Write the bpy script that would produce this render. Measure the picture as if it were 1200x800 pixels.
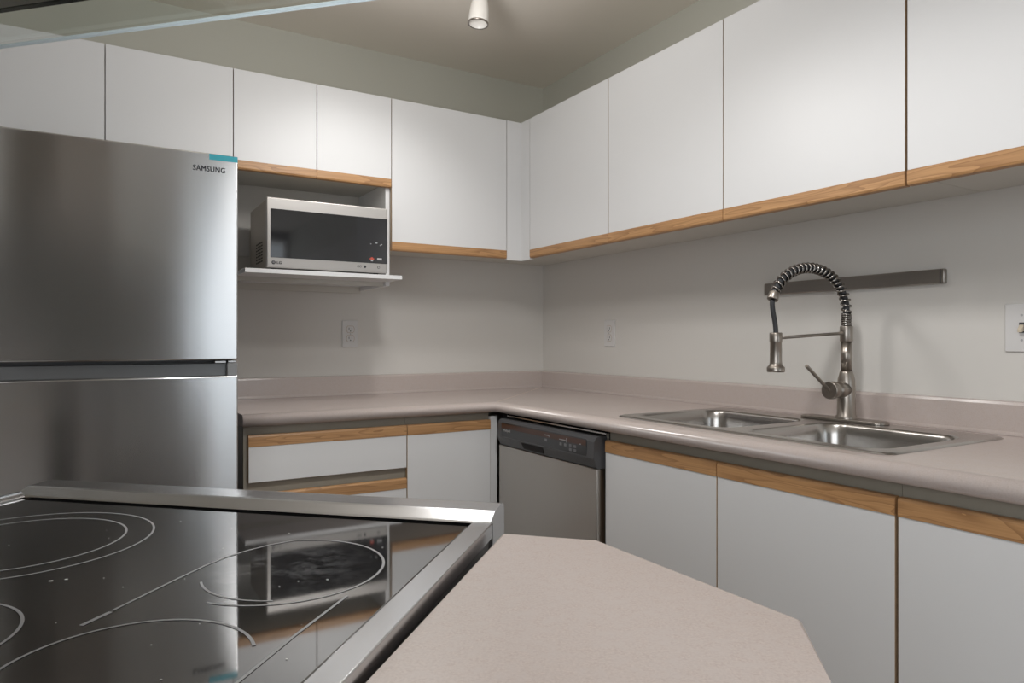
import bpy, bmesh, math, random
from mathutils import Vector, Matrix
PI = math.pi
random.seed(4)
for o in list(bpy.data.objects):
    bpy.data.objects.remove(o)
S = bpy.context.scene
C = S.collection

# ------------------------------------------------------------------ camera
cam_d = bpy.data.cameras.new('camera')
cam = bpy.data.objects.new('camera', cam_d); C.objects.link(cam)
cam_d.lens = 809.884 / 1200 * 36; cam_d.sensor_width = 36; cam_d.clip_start = 0.02
cam_d.shift_y = -0.0006
cam.location = (-1.9069, -2.8765, 1.1428)
cam.rotation_euler = (PI/2, 0, -0.5405)
S.camera = cam

# ------------------------------------------------------------------ world, light, exposure
S.view_settings.view_transform = 'Standard'
S.view_settings.look = 'None'
S.view_settings.gamma = 1
S.view_settings.use_curve_mapping = False
S.view_settings.exposure = 0.0
W = bpy.data.worlds.new('world'); S.world = W; W.use_nodes = True
bg = W.node_tree.nodes['Background']
bg.inputs['Color'].default_value = (0.80, 0.90, 1.0, 1); bg.inputs['Strength'].default_value = 1.2

def area(name, loc, target, sx, sy, power, col):
    d = bpy.data.lights.new(name, 'AREA'); d.shape = 'RECTANGLE'; d.size = sx; d.size_y = sy
    d.energy = power; d.color = col
    o = bpy.data.objects.new(name, d); C.objects.link(o); o.location = loc
    v = Vector(target) - Vector(loc)
    o.rotation_euler = v.to_track_quat('-Z', 'Y').to_euler()
    return o
# daylight through the rear window, then side fill through an added left window
area('window_daylight', (-0.58, -6.15, 1.30), (-0.58, 0, 1.30), 1.05, 1.95, 4.1, (0.95, 0.97, 1.0))
area('window_daylight', (-3.50, -4.3, 1.35), (0, -3.6, 1.35), 2.3, 1.8, 33, (0.97, 0.98, 1.0))
def spot(name, loc, target, r, power, col, deg, blend):
    d = bpy.data.lights.new(name, 'SPOT'); d.energy = power; d.color = col; d.shadow_soft_size = r
    d.spot_size = math.radians(deg); d.spot_blend = blend
    o = bpy.data.objects.new(name, d); C.objects.link(o); o.location = loc
    o.rotation_euler = (Vector(target)-Vector(loc)).to_track_quat('-Z', 'Y').to_euler(); return o
# lamps of the kitchen and an added fill light (their builders are below)
spot('track_spot_light', (-1.02, -0.92, 2.20), (-1.15, -0.45, 0.90), .06, 14.5, (1.0, 0.985, 0.965), 120, .9)
spot('downlight_light', (-1.28, -2.12, 2.28), (-1.05, -1.95, 1.0), .09, 39, (1.0, 0.985, 0.97), 128, .6)
d_ = bpy.data.lights.new('fill_light', 'POINT'); d_.energy = 10.5; d_.color = (1.0, .98, .96); d_.shadow_soft_size = .09
o_ = bpy.data.objects.new('fill_light', d_); C.objects.link(o_); o_.location = (-1.18, -1.20, 2.0)  # added fill light that brightens doors and ceiling, out of view

# ------------------------------------------------------------------ materials
def nodes(name):
    m = bpy.data.materials.new(name); m.use_nodes = True
    nt = m.node_tree; b = nt.nodes['Principled BSDF']
    return m, nt, b
def N(nt, t, **kw):
    n = nt.nodes.new(t)
    for k, v in kw.items(): setattr(n, k, v)
    return n
def mix(nt, fac, a, b):
    n = N(nt, 'ShaderNodeMix', data_type='RGBA')
    if isinstance(fac, (int, float)): n.inputs[0].default_value = fac
    else: nt.links.new(fac, n.inputs[0])
    for i, c in ((6, a), (7, b)):
        if isinstance(c, tuple): n.inputs[i].default_value = (*c, 1)
        else: nt.links.new(c, n.inputs[i])
    return n.outputs[2]
def ramp(nt, src, p0, p1):
    r = N(nt, 'ShaderNodeMapRange'); r.inputs[1].default_value = p0; r.inputs[2].default_value = p1
    nt.links.new(src, r.inputs[0]); return r.outputs[0]
def coords(nt, scale=(1, 1, 1)):
    tc = N(nt, 'ShaderNodeTexCoord'); mp = N(nt, 'ShaderNodeMapping'); mp.inputs['Scale'].default_value = scale
    nt.links.new(tc.outputs['Object'], mp.inputs['Vector']); return mp.outputs['Vector']
def noise(nt, vec, scale, detail=3, rough=.5):
    n = N(nt, 'ShaderNodeTexNoise'); n.inputs['Scale'].default_value = scale; n.inputs['Detail'].default_value = detail
    n.inputs['Roughness'].default_value = rough; nt.links.new(vec, n.inputs['Vector']); return n.outputs['Fac']
def bump(nt, b, h, strength, dist=.001):
    n = N(nt, 'ShaderNodeBump'); n.inputs['Strength'].default_value = strength; n.inputs['Distance'].default_value = dist
    nt.links.new(h, n.inputs['Height']); nt.links.new(n.outputs[0], b.inputs['Normal'])

def plain(name, col, rough=.5, metal=0, ior=1.5, nscale=None, var=.04, bmp=0, coat=0):
    m, nt, b = nodes(name)
    b.inputs['Roughness'].default_value = rough; b.inputs['Metallic'].default_value = metal
    b.inputs['IOR'].default_value = ior; b.inputs['Coat Weight'].default_value = coat
    v = coords(nt); f = noise(nt, v, nscale or 8)
    hi = tuple(min(1, c * (1 + var)) for c in col); lo = tuple(c * (1 - var) for c in col)
    nt.links.new(mix(nt, f, lo, hi), b.inputs['Base Color'])
    if bmp: bump(nt, b, noise(nt, v, 260), bmp)
    return m
M = {}
M['wall'] = plain('painted_wall', (.67, .655, .62), .62, nscale=1.3, var=.015, bmp=.05)
def two_tone(name, lo, hi, z0):
    m, nt, b = nodes(name); v = coords(nt); sp_ = N(nt, 'ShaderNodeSeparateXYZ'); nt.links.new(v, sp_.inputs[0])
    g = N(nt, 'ShaderNodeMath', operation='GREATER_THAN'); g.inputs[1].default_value = z0; nt.links.new(sp_.outputs['Z'], g.inputs[0])
    f = noise(nt, v, 1.3); a = mix(nt, f, tuple(c*.985 for c in lo), tuple(c*1.015 for c in lo))
    nt.links.new(mix(nt, g.outputs[0], a, hi), b.inputs['Base Color']); b.inputs['Roughness'].default_value = .62
    bump(nt, b, noise(nt, v, 260), .05); return m
# off-white paint with a sage band above the wall cabinets
M['wall'] = two_tone('painted_wall_sage_band', (.675, .655, .62), (.555, .55, .485), 2.05)
M['dimmed_wall'] = plain('dimmed_rear_wall', (.13, .125, .115), .7, nscale=1.3, var=.03)  # dimness of the unseen rear wall put into its colour
M['ceiling'] = plain('painted_ceiling', (.86, .81, .73), .8, nscale=1, var=.015, bmp=.1)
M['laminate'] = plain('white_laminate', (.74, .745, .75), .42, nscale=2, var=.008)
M['laminate_warm'] = plain('cream_melamine', (.62, .60, .55), .5, nscale=2, var=.01)
M['cabinet_frame'] = plain('grey_green_melamine', (.34, .31, .255), .5, nscale=3, var=.02)
M['edge_tan'] = plain('tan_board_edge', (.42, .30, .19), .6, nscale=60, var=.2)
M['black'] = plain('black_plastic', (.012, .012, .013), .35)
M['darkgap'] = plain('dark_void', (.006, .005, .005), .7)
M['charcoal'] = plain('charcoal_plastic', (.075, .076, .08), .33, nscale=6, var=.06)
M['charcoal_gloss'] = plain('charcoal_gloss_panel', (.045, .047, .05), .14)
M['greyprint'] = plain('grey_print', (.42, .42, .43), .5)
M['darkprint'] = plain('dark_print', (.05, .05, .055), .45)
M['redprint'] = plain('red_print', (.55, .09, .06), .5)
M['teal'] = plain('teal_film', (.05, .36, .44), .3, nscale=30, var=.1)
M['plate'] = plain('white_plate_plastic', (.68, .67, .66), .35)
M['switch'] = plain('ivory_plastic', (.62, .54, .42), .35)
M['lampwhite'] = plain('white_lamp_enamel', (.86, .84, .80), .3)
M['floor'] = plain('floor_boards', (.20, .135, .09), .4, nscale=5, var=.25)
M['ring'] = plain('burner_print', (.33, .33, .34), .35)
M['rubber'] = plain('dark_rubber', (.035, .036, .04), .5)
M['button_grey'] = plain('grey_button', (.17, .17, .18), .4)
M['dot'] = plain('pale_speck', (.6, .6, .58), .6)
M['chrome'] = plain('polished_chrome', (.82, .83, .84), .12, metal=1, nscale=8, var=.02)
M['nickel'] = plain('brushed_nickel', (.38, .345, .31), .33, metal=1, nscale=40, var=.05)
M['coil'] = plain('dark_nickel_wire', (.27, .255, .24), .22, metal=1)
M['fridge_side'] = plain('grey_fridge_side', (.12, .12, .125), .45)
M['frame_white'] = plain('window_frame_white', (.75, .75, .74), .4)

def brushed(name, col, rough, aniso, rot, scale, bmp=.02, wavy=0, wscale=(5, 5, .5)):
    m, nt, b = nodes(name)
    b.inputs['Metallic'].default_value = 1
    v = coords(nt, scale); f = noise(nt, v, 1, 4, .65)
    lo = tuple(c * .93 for c in col); hi = tuple(min(1, c * 1.05) for c in col)
    nt.links.new(mix(nt, f, lo, hi), b.inputs['Base Color'])
    r = N(nt, 'ShaderNodeMapRange'); nt.links.new(f, r.inputs[0]); r.inputs[3].default_value = rough * .85; r.inputs[4].default_value = rough * 1.15
    nt.links.new(r.outputs[0], b.inputs['Roughness'])
    if aniso:
        b.inputs['Anisotropic'].default_value = aniso; b.inputs['Anisotropic Rotation'].default_value = rot
        t = N(nt, 'ShaderNodeTangent', direction_type='RADIAL', axis='Z'); nt.links.new(t.outputs[0], b.inputs['Tangent'])
    if bmp:
        bn = N(nt, 'ShaderNodeBump'); bn.inputs['Strength'].default_value = bmp; bn.inputs['Distance'].default_value = .001
        nt.links.new(f, bn.inputs['Height'])
        if wavy:
            w = noise(nt, coords(nt, wscale), 1, 2)
            b2 = N(nt, 'ShaderNodeBump'); b2.inputs['Strength'].default_value = wavy; b2.inputs['Distance'].default_value = .01
            nt.links.new(w, b2.inputs['Height']); nt.links.new(b2.outputs[0], bn.inputs['Normal'])
        nt.links.new(bn.outputs[0], b.inputs['Normal'])
    return m
M['fridge_steel'] = brushed('brushed_fridge_steel', (.60, .605, .61), .20, .97, .25, (4, 4, 900), .03, .10, (4.5, 4.5, .45))
M['steel'] = brushed('brushed_steel', (.58, .57, .56), .26, .5, .0, (3, 3, 600), .02)
M['steel_dw'] = brushed('dishwasher_steel', (.50, .475, .445), .33, .5, .25, (600, 600, 3), .02)
M['rail_steel'] = brushed('range_rail_steel', (.60, .61, .63), .20, 0, 0, (6, 500, 500), .03)
M['sink_steel'] = brushed('sink_steel', (.50, .48, .46), .24, 0, 0, (300, 5, 300), .03)
M['hood_steel'] = brushed('hood_steel', (.42, .38, .35), .35, 0, 0, (5, 400, 400), .02)

def oak():
    m, nt, b = nodes('honey_oak')
    tc = N(nt, 'ShaderNodeTexCoord'); oi = N(nt, 'ShaderNodeObjectInfo')
    ad = N(nt, 'ShaderNodeVectorMath', operation='ADD'); cmb = N(nt, 'ShaderNodeCombineXYZ')
    ml = N(nt, 'ShaderNodeMath', operation='MULTIPLY'); ml.inputs[1].default_value = 37
    nt.links.new(oi.outputs['Random'], ml.inputs[0])
    for i in range(3): nt.links.new(ml.outputs[0], cmb.inputs[i])
    nt.links.new(tc.outputs['Object'], ad.inputs[0]); nt.links.new(cmb.outputs[0], ad.inputs[1])
    mp = N(nt, 'ShaderNodeMapping'); mp.inputs['Scale'].default_value = (3.2, 38, 38); nt.links.new(ad.outputs[0], mp.inputs[0])
    wv = N(nt, 'ShaderNodeTexNoise'); wv.inputs['Scale'].default_value = .55; wv.inputs['Detail'].default_value = 1.5; wv.inputs['Distortion'].default_value = .8
    nt.links.new(mp.outputs[0], wv.inputs['Vector'])
    mm = N(nt, 'ShaderNodeMath', operation='MULTIPLY'); mm.inputs[1].default_value = 11; nt.links.new(wv.outputs['Fac'], mm.inputs[0])
    fr = N(nt, 'ShaderNodeMath', operation='FRACT'); nt.links.new(mm.outputs[0], fr.inputs[0])
    pw = N(nt, 'ShaderNodeMath', operation='POWER'); pw.inputs[1].default_value = 3.0; nt.links.new(fr.outputs[0], pw.inputs[0])
    fine = N(nt, 'ShaderNodeTexNoise'); fine.inputs['Scale'].default_value = 5; fine.inputs['Detail'].default_value = 5
    mp2 = N(nt, 'ShaderNodeMapping'); mp2.inputs['Scale'].default_value = (1.6, 90, 90); nt.links.new(ad.outputs[0], mp2.inputs[0]); nt.links.new(mp2.outputs[0], fine.inputs['Vector'])
    c1 = mix(nt, fine.outputs['Fac'], (.36, .185, .078), (.62, .36, .165))
    sc = N(nt, 'ShaderNodeMath', operation='MULTIPLY'); sc.inputs[1].default_value = .6; nt.links.new(pw.outputs[0], sc.inputs[0])
    nt.links.new(mix(nt, sc.outputs[0], c1, (.22, .10, .04)), b.inputs['Base Color'])
    b.inputs['Roughness'].default_value = .42
    bump(nt, b, fine.outputs['Fac'], .12)
    return m
M['oak'] = oak()

def counter_mat():
    m, nt, b = nodes('pink_beige_laminate')
    v = coords(nt)
    f1 = noise(nt, v, 420, 2, .6); f2 = noise(nt, v, 90, 3, .7)
    c = mix(nt, ramp(nt, f1, .3, .7), (.47, .40, .365), (.57, .49, .455))
    c = mix(nt, ramp(nt, f2, .35, .7), c, (.53, .465, .44))
    nt.links.new(c, b.inputs['Base Color']); b.inputs['Roughness'].default_value = .22; b.inputs['IOR'].default_value = 1.6
    bump(nt, b, f1, .05)
    return m
M['counter'] = counter_mat()

def cooktop_glass():
    m, nt, b = nodes('black_ceramic_glass')
    v = coords(nt)
    f = noise(nt, v, 22, 6, .65); g = noise(nt, v, 5, 4, .6)
    b.inputs['Base Color'].default_value = (.012, .012, .013, 1)
    b.inputs['IOR'].default_value = 3.2
    r = N(nt, 'ShaderNodeMapRange'); nt.links.new(f, r.inputs[0]); r.inputs[1].default_value = .35; r.inputs[2].default_value = .8
    r.inputs[3].default_value = .03; r.inputs[4].default_value = .06; nt.links.new(r.outputs[0], b.inputs['Roughness'])
    # greasy film baked on the right rear hob
    sx = N(nt, 'ShaderNodeVectorMath', operation='DISTANCE'); nt.links.new(v, sx.inputs[0]); sx.inputs[1].default_value = (0.235-0.0415, -2.80+2.85, 0.925)
    near = ramp(nt, sx.outputs['Value'], .088, .03)
    haze = ramp(nt, noise(nt, v, 30, 7, .72), .47, .72)
    mu = N(nt, 'ShaderNodeMath', operation='MULTIPLY'); nt.links.new(near, mu.inputs[0]); nt.links.new(haze, mu.inputs[1])
    nt.links.new(mix(nt, mu.outputs[0], (.012, .012, .013), (.22, .22, .23)), b.inputs['Base Color'])
    return m
M['ceramic'] = cooktop_glass()

def oven_glass(name, col, rough, ior):
    m, nt, b = nodes(name)
    b.inputs['Base Color'].default_value = (*col, 1); b.inputs['IOR'].default_value = ior
    f = noise(nt, coords(nt), 12); r = N(nt, 'ShaderNodeMapRange'); nt.links.new(f, r.inputs[0]); r.inputs[3].default_value = rough; r.inputs[4].default_value = rough * 1.6
    nt.links.new(r.outputs[0], b.inputs['Roughness']); return m
M['micro_glass'] = oven_glass('smoked_door_glass', (.016, .016, .018), .04, 1.7)

def clear_glass(name, tint, fac):
    m = bpy.data.materials.new(name); m.use_nodes = True; nt = m.node_tree
    nt.nodes.clear(); out = N(nt, 'ShaderNodeOutputMaterial')
    tr = N(nt, 'ShaderNodeBsdfTransparent'); tr.inputs[0].default_value = (*tint, 1)
    gl = N(nt, 'ShaderNodeBsdfGlossy'); gl.inputs['Roughness'].default_value = .03; gl.inputs[0].default_value = (.9, .95, .92, 1)
    lw = N(nt, 'ShaderNodeLayerWeight'); pw = N(nt, 'ShaderNodeMath', operation='POWER'); pw.inputs[1].default_value = 4.5
    nt.links.new(lw.outputs['Facing'], pw.inputs[0])
    ma = N(nt, 'ShaderNodeMath', operation='MULTIPLY_ADD'); ma.inputs[1].default_value = fac; ma.inputs[2].default_value = .035
    nt.links.new(pw.outputs[0], ma.inputs[0])
    mx = N(nt, 'ShaderNodeMixShader'); nt.links.new(ma.outputs[0], mx.inputs[0]); nt.links.new(tr.outputs[0], mx.inputs[1]); nt.links.new(gl.outputs[0], mx.inputs[2])
    nt.links.new(mx.outputs[0], out.inputs[0]); return m
M['hood_glass'] = clear_glass('hood_canopy_glass', (.955, .975, .96), .5)
M['window_glass'] = clear_glass('window_pane_glass', (.97, .98, .98), .9)
def glint_pale(name):
    m = bpy.data.materials.new(name); m.use_nodes = True; nt = m.node_tree; nt.nodes.clear()
    out = N(nt, 'ShaderNodeOutputMaterial'); tl = N(nt, 'ShaderNodeBsdfTranslucent'); df = N(nt, 'ShaderNodeBsdfDiffuse'); mx = N(nt, 'ShaderNodeMixShader')
    f = noise(nt, coords(nt), 20); c = mix(nt, f, (.84, .92, .98), (.90, .96, 1.0))
    nt.links.new(c, tl.inputs[0]); nt.links.new(c, df.inputs[0]); mx.inputs[0].default_value = .35
    nt.links.new(tl.outputs[0], mx.inputs[1]); nt.links.new(df.outputs[0], mx.inputs[2]); nt.links.new(mx.outputs[0], out.inputs[0]); return m
M['edge_glint'] = glint_pale('pale_edge_glint')  # white-blue colour for the glint along the hood glass
def emis(name, col, st):
    m, nt, b = nodes(name); b.inputs['Emission Color'].default_value = (*col, 1); b.inputs['Emission Strength'].default_value = st
    f = noise(nt, coords(nt), 3); nt.links.new(mix(nt, f, (.85, .85, .83), (.9, .9, .88)), b.inputs['Base Color']); return m
M['lamp_glow'] = emis('opal_lamp_glass', (1, .93, .84), 2.5)

# ------------------------------------------------------------------ helpers
def nb(): return bmesh.new()
def box(bm, x0, x1, y0, y1, z0, z1, bev=0, seg=2, mi=0):
    x0, x1 = sorted((x0, x1)); y0, y1 = sorted((y0, y1)); z0, z1 = sorted((z0, z1))
    mt = Matrix.Translation(((x0+x1)/2, (y0+y1)/2, (z0+z1)/2)) @ Matrix.Diagonal((x1-x0, y1-y0, z1-z0, 1))
    r = bmesh.ops.create_cube(bm, size=1, matrix=mt); vs = r['verts']
    fs = set(f for v in vs for f in v.link_faces)
    for f in fs: f.material_index = mi
    if bev:
        es = list(set(e for v in vs for e in v.link_edges))
        rr = bmesh.ops.bevel(bm, geom=es, offset=bev, segments=seg, affect='EDGES', profile=.5)
        for f in rr['faces']: f.material_index = mi; f.smooth = True
def cyl(bm, p0, p1, r0, r1=None, seg=24, bev=0):
    r1 = r0 if r1 is None else r1
    p0, p1 = Vector(p0), Vector(p1); d = p1-p0
    q = d.to_track_quat('Z', 'Y').to_matrix().to_4x4()
    mt = Matrix.Translation((p0+p1)/2) @ q
    r = bmesh.ops.create_cone(bm, cap_ends=True, segments=seg, radius1=r0, radius2=r1, depth=d.length, matrix=mt)
    fs = set(f for v in r['verts'] for f in v.link_faces)
    for f in fs:
        if len(f.verts) == 4: f.smooth = True
    if bev:
        es = [e for e in set(e for v in r['verts'] for e in v.link_edges) if any(len(f.verts) > 4 for f in e.link_faces)]
        rr = bmesh.ops.bevel(bm, geom=es, offset=bev, segments=2, affect='EDGES', profile=.5)
        for f in rr['faces']: f.smooth = True
def tube(bm, pts, r, seg=10, cap=True):
    pts = [Vector(p) for p in pts]; n = len(pts); rs = r if isinstance(r, (list, tuple)) else [r]*n
    t0 = (pts[1]-pts[0]).normalized(); up = Vector((0, 0, 1)) if abs(t0.z) < .9 else Vector((1, 0, 0))
    nrm = t0.cross(up).normalized(); rings = []
    for i, p in enumerate(pts):
        t = (pts[min(i+1, n-1)]-pts[max(i-1, 0)]).normalized()
        nrm = (nrm - t*nrm.dot(t)).normalized(); bi = t.cross(nrm)
        rings.append([bm.verts.new(p+(nrm*math.cos(2*PI*k/seg)+bi*math.sin(2*PI*k/seg))*rs[i]) for k in range(seg)])
    for a, b in zip(rings, rings[1:]):
        for k in range(seg):
            f = bm.faces.new((a[k], a[(k+1) % seg], b[(k+1) % seg], b[k])); f.smooth = True
    if cap: bm.faces.new(rings[0][::-1]); bm.faces.new(rings[-1])
def lathe(bm, c, prof, seg=32, axis=None):
    q = Matrix.Translation(c) @ ((Vector(axis).to_track_quat('Z', 'Y').to_matrix().to_4x4()) if axis else Matrix.Identity(4))
    rings = [[bm.verts.new(q @ Vector((r*math.cos(2*PI*k/seg), r*math.sin(2*PI*k/seg), z))) for k in range(seg)] for r, z in prof]
    for a, b in zip(rings, rings[1:]):
        for k in range(seg):
            f = bm.faces.new((a[k], a[(k+1) % seg], b[(k+1) % seg], b[k])); f.smooth = True
    return rings
def prism(bm, poly, z0, z1, bev=0, seg=3, bev_top_only=True):
    lo = [bm.verts.new((x, y, z0)) for x, y in poly]; hi = [bm.verts.new((x, y, z1)) for x, y in poly]
    bm.faces.new(lo[::-1]); top = bm.faces.new(hi); n = len(poly)
    for i in range(n): bm.faces.new((lo[i], lo[(i+1) % n], hi[(i+1) % n], hi[i]))
    if bev:
        rr = bmesh.ops.bevel(bm, geom=list(top.edges), offset=bev, segments=seg, affect='EDGES', profile=.5)
        for f in rr['faces']: f.smooth = True
def sweep_x(bm, prof, x0, x1, smooth=False):
    """closed (y, z) profile swept along x"""
    a = [bm.verts.new((x0, y, z)) for y, z in prof]; b = [bm.verts.new((x1, y, z)) for y, z in prof]
    n = len(prof); bm.faces.new(a); bm.faces.new(b[::-1])
    for i in range(n):
        f = bm.faces.new((a[i], b[i], b[(i+1) % n], a[(i+1) % n])); f.smooth = smooth
def rrect(x0, x1, y0, y1, r, seg=6):
    out = []
    for cx, cy, a0 in ((x1-r, y1-r, 0), (x0+r, y1-r, 90), (x0+r, y0+r, 180), (x1-r, y0+r, 270)):
        for k in range(seg+1):
            a = math.radians(a0+90*k/seg); out.append((cx+r*math.cos(a), cy+r*math.sin(a)))
    return out
def fill(bm, loops, z):
    """flat face between an outer loop and the holes in it"""
    es = []; out = []
    for lp in loops:
        vs = [bm.verts.new((x, y, z)) for x, y in lp]; out.append(vs)
        es += [bm.edges.new((vs[i], vs[(i+1) % len(vs)])) for i in range(len(vs))]
    bmesh.ops.triangle_fill(bm, edges=es, use_beauty=True, use_dissolve=False, normal=(0, 0, 1))
    return out

def link(name, bm, mat, base, normals=True):
    if normals: bmesh.ops.recalc_face_normals(bm, faces=bm.faces)
    bmesh.ops.translate(bm, verts=bm.verts, vec=-Vector(base))
    me = bpy.data.meshes.new(name); bm.to_mesh(me); bm.free()
    for x in (mat if isinstance(mat, (list, tuple)) else [mat]): me.materials.append(x)
    o = bpy.data.objects.new(name, me); C.objects.link(o); return o
BASE = {}
def rotz(v, a): return Matrix.Rotation(a, 3, 'Z') @ Vector(v)
def thing(name, label, cat, base=(0, 0, 0), rot=0, group=None):
    o = bpy.data.objects.new(name, None); C.objects.link(o); o.empty_display_size = .1
    o.location = rotz(base, rot); o.rotation_euler = (0, 0, rot); BASE[o.name] = Vector(base)
    o['label'] = label; o['category'] = cat
    if group: o['group'] = group
    return o
def part(name, bm, mat, parent, label=None, normals=True):
    o = link(name, bm, mat, BASE[parent.name], normals); o.parent = parent; BASE[o.name] = BASE[parent.name]
    if label: o['label'] = label
    return o
def single(name, bm, mat, label, cat, base=(0, 0, 0), rot=0, group=None):
    o = link(name, bm, mat, base); o.location = rotz(base, rot); o.rotation_euler = (0, 0, rot)
    o['label'] = label; o['category'] = cat
    if group: o['group'] = group
    return o
def struct(name, bm, mat):
    o = link(name, bm, mat, (0, 0, 0)); o['kind'] = 'structure'; BASE[o.name] = Vector((0, 0, 0)); return o
def letters(name, body, size, loc, rotm, mat, parent, depth=.0006, bold=.0, space=1.0, heavy=0):
    """raised or printed lettering, in the frame of its thing"""
    cu = bpy.data.curves.new('t', 'FONT'); cu.body = body; cu.size = size; cu.extrude = depth; cu.offset = bold
    cu.space_character = space; cu.resolution_u = 3
    t = bpy.data.objects.new('t', cu); C.objects.link(t)
    dg = bpy.context.evaluated_depsgraph_get(); me = bpy.data.meshes.new_from_object(t.evaluated_get(dg))
    bpy.data.objects.remove(t); me.transform(Matrix.Translation(loc) @ rotm)
    bm = nb(); bm.from_mesh(me)
    if heavy:
        for dx in (-heavy, heavy):
            m2 = me.copy(); m2.transform(Matrix.Translation(rotm.to_3x3() @ Vector((dx, 0, 0)))); bm.from_mesh(m2)
    return part(name, bm, mat, parent)
FRONT = Matrix.Rotation(PI/2, 4, 'X')        # reads on a face that looks towards -y

# ================================================================== SETTING
b = nb(); box(b, -3.7, .12, -6.32, .12, -.10, 0); struct('floor', b, M['floor'])
b = nb(); box(b, -3.7, .12, -6.32, .12, 2.40, 2.50); struct('ceiling', b, M['ceiling'])
b = nb(); box(b, -3.7, .12, 0, .12, 0, 2.40); struct('wall_back', b, M['wall'])
b = nb(); box(b, 0, .12, -6.2, 0, 0, 2.40); struct('wall_right', b, M['wall'])
b = nb(); box(b, -3.70, -3.55, -3.1, 0, 0, 2.40); box(b, -3.70, -3.55, -6.2, -5.5, 0, 2.40); box(b, -3.70, -3.55, -5.5, -3.1, 0, .42); box(b, -3.70, -3.55, -5.5, -3.1, 2.28, 2.40); struct('wall_left', b, M['wall'])
b = nb()
for y in (-5.475, -4.3, -3.125): box(b, -3.66, -3.61, y-.025, y+.025, .42, 2.28)
for z in (.445, 2.255): box(b, -3.66, -3.61, -5.5, -3.1, z-.025, z+.025)
wf = struct('fill_window', b, M['frame_white'])  # added unseen window around the side fill light
b = nb(); box(b, -3.64, -3.635, -5.45, -3.15, .47, 2.23); part('window_pane', b, M['window_glass'], wf)
wx0, wx1, wz0, wz1 = -1.15, -.02, .30, 2.30
b = nb(); box(b, -3.55, wx0, -6.32, -6.2, 0, 2.40); box(b, wx0, wx1, -6.32, -6.2, 0, wz0); box(b, wx0, wx1, -6.32, -6.2, wz1, 2.40); box(b, wx1, 0, -6.32, -6.2, 0, 2.40)
struct('wall_front', b, M['dimmed_wall'])
b = nb()
box(b, wx0, wx1, -6.26, -6.2, wz0, wz0+.05); box(b, wx0, wx1, -6.26, -6.2, wz1-.05, wz1); box(b, wx0, wx0+.05, -6.26, -6.2, wz0, wz1); box(b, wx1-.05, wx1, -6.26, -6.2, wz0, wz1);
wf = struct('window_1', b, M['frame_white'])
b = nb(); box(b, wx0+.05, wx1-.05, -6.235, -6.23, wz0+.05, wz1-.05); part('window_pane', b, M['window_glass'], wf)
# ================================================================== UPPER CABINETS
R_BACK, R_RIGHT = 0, -PI/2          # frames: back run along x, sink run along u = -y, v = x
UZ0, UZW, UZ1 = 1.494, 1.5279, 2.0837
MZ0, MZW = 1.7379, 1.7696
UD = -.3372
def door(parent, u0, u1, z0, z1, zw, front=UD, th=.018, wood='bottom', zw2=None, name='door', gap=.0013):
    b = nb()
    u0 += gap; u1 -= gap
    if wood == 'bottom': a, c = zw, z1
    elif wood == 'top': a, c = z0, zw
    else: a, c = z0, z1
    box(b, u0, u1, front, front+th, a, c, .0008, 1)
    for f in b.faces:
        if abs(f.calc_center_median().y-front) > .0004: f.material_index = 1
    d = part(name, b, [M['laminate'], M['edge_tan']], parent)
    if wood == 'bottom':
        b = nb(); sweep_x(b, [(front-.0015, zw), (front-.0015, z0+.006), (front+.001, z0+.001), (front+.006, z0), (front+.020, z0), (front+.022, z0+.006), (front+.018, z0+.018), (front+.018, zw)], u0, u1)
        part('pull_rail', b, M['oak'], d, 'honey oak finger-pull strip along the bottom edge')
    elif wood == 'top':
        b = nb(); sweep_x(b, [(front-.0015, zw), (front-.0015, z1-.006), (front+.001, z1-.001), (front+.006, z1), (front+.013, z1), (front+.016, z1-.014), (front+.018, z1-.02), (front+.018, zw)], u0, u1)
        part('pull_rail', b, M['oak'], d, 'honey oak finger-pull strip along the top edge')
    return d
def upper(label, u0, u1, zc, rot, doors, z0, zw, base_u=None):
    t = thing('wall_cabinet', label, 'cabinet', ((u0+u1)/2, 0, zc), rot, None)
    b = nb(); box(b, u0+.001, u1-.001, UD+.0195, -.0005, zc, UZ1-.002, .001, 1); part('carcass', b, M['laminate_warm'], t)
    for a, c in doors: door(t, a, c, z0, UZ1, zw)
    return t
UC = 1.517
# back run: x from the refrigerator to the corner
t = upper('white wall cabinet above the refrigerator with two flat doors', -2.268, -1.5045, 1.757, 0, [(-2.268, -1.886), (-1.886, -1.5045)], MZ0, MZW)
t = upper('short two-door white wall cabinet over the microwave, oak strip along its bottom', -1.5045, -.9278, 1.757, 0, [(-1.5045, -1.2169), (-1.2169, -.9278)], MZ0, MZW)
b = nb(); box(b, -.9455, -.929, -.318, -.001, 1.356, 1.7565, .0008, 1); part('side_panel', b, M['laminate'], t)
b = nb(); box(b, -1.503, -1.487, -.318, -.001, 1.356, 1.7565, .0008, 1); part('side_panel', b, M['laminate'], t)
b = nb(); prism(b, [(-1.4865, -.001), (-1.4865, -.455), (-.932, -.455), (-.932, -.3195), (-.946, -.3195), (-.946, -.001)][::-1], 1.3715, 1.386, .001, 1)
part('shelf', b, M['laminate'], t)
b = nb(); box(b, -1.4865, -.946, -.30, -.284, 1.356, 1.3713); box(b, -1.4865, -.946, -.016, -.002, 1.345, 1.3713); part('shelf_rail', b, M['laminate_warm'], t)
t = upper('tall single-door white wall cabinet between the microwave niche and the corner', -.9278, -.4088, UC, 0, [(-.9278, -.4088)], UZ0, UZW)
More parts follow.
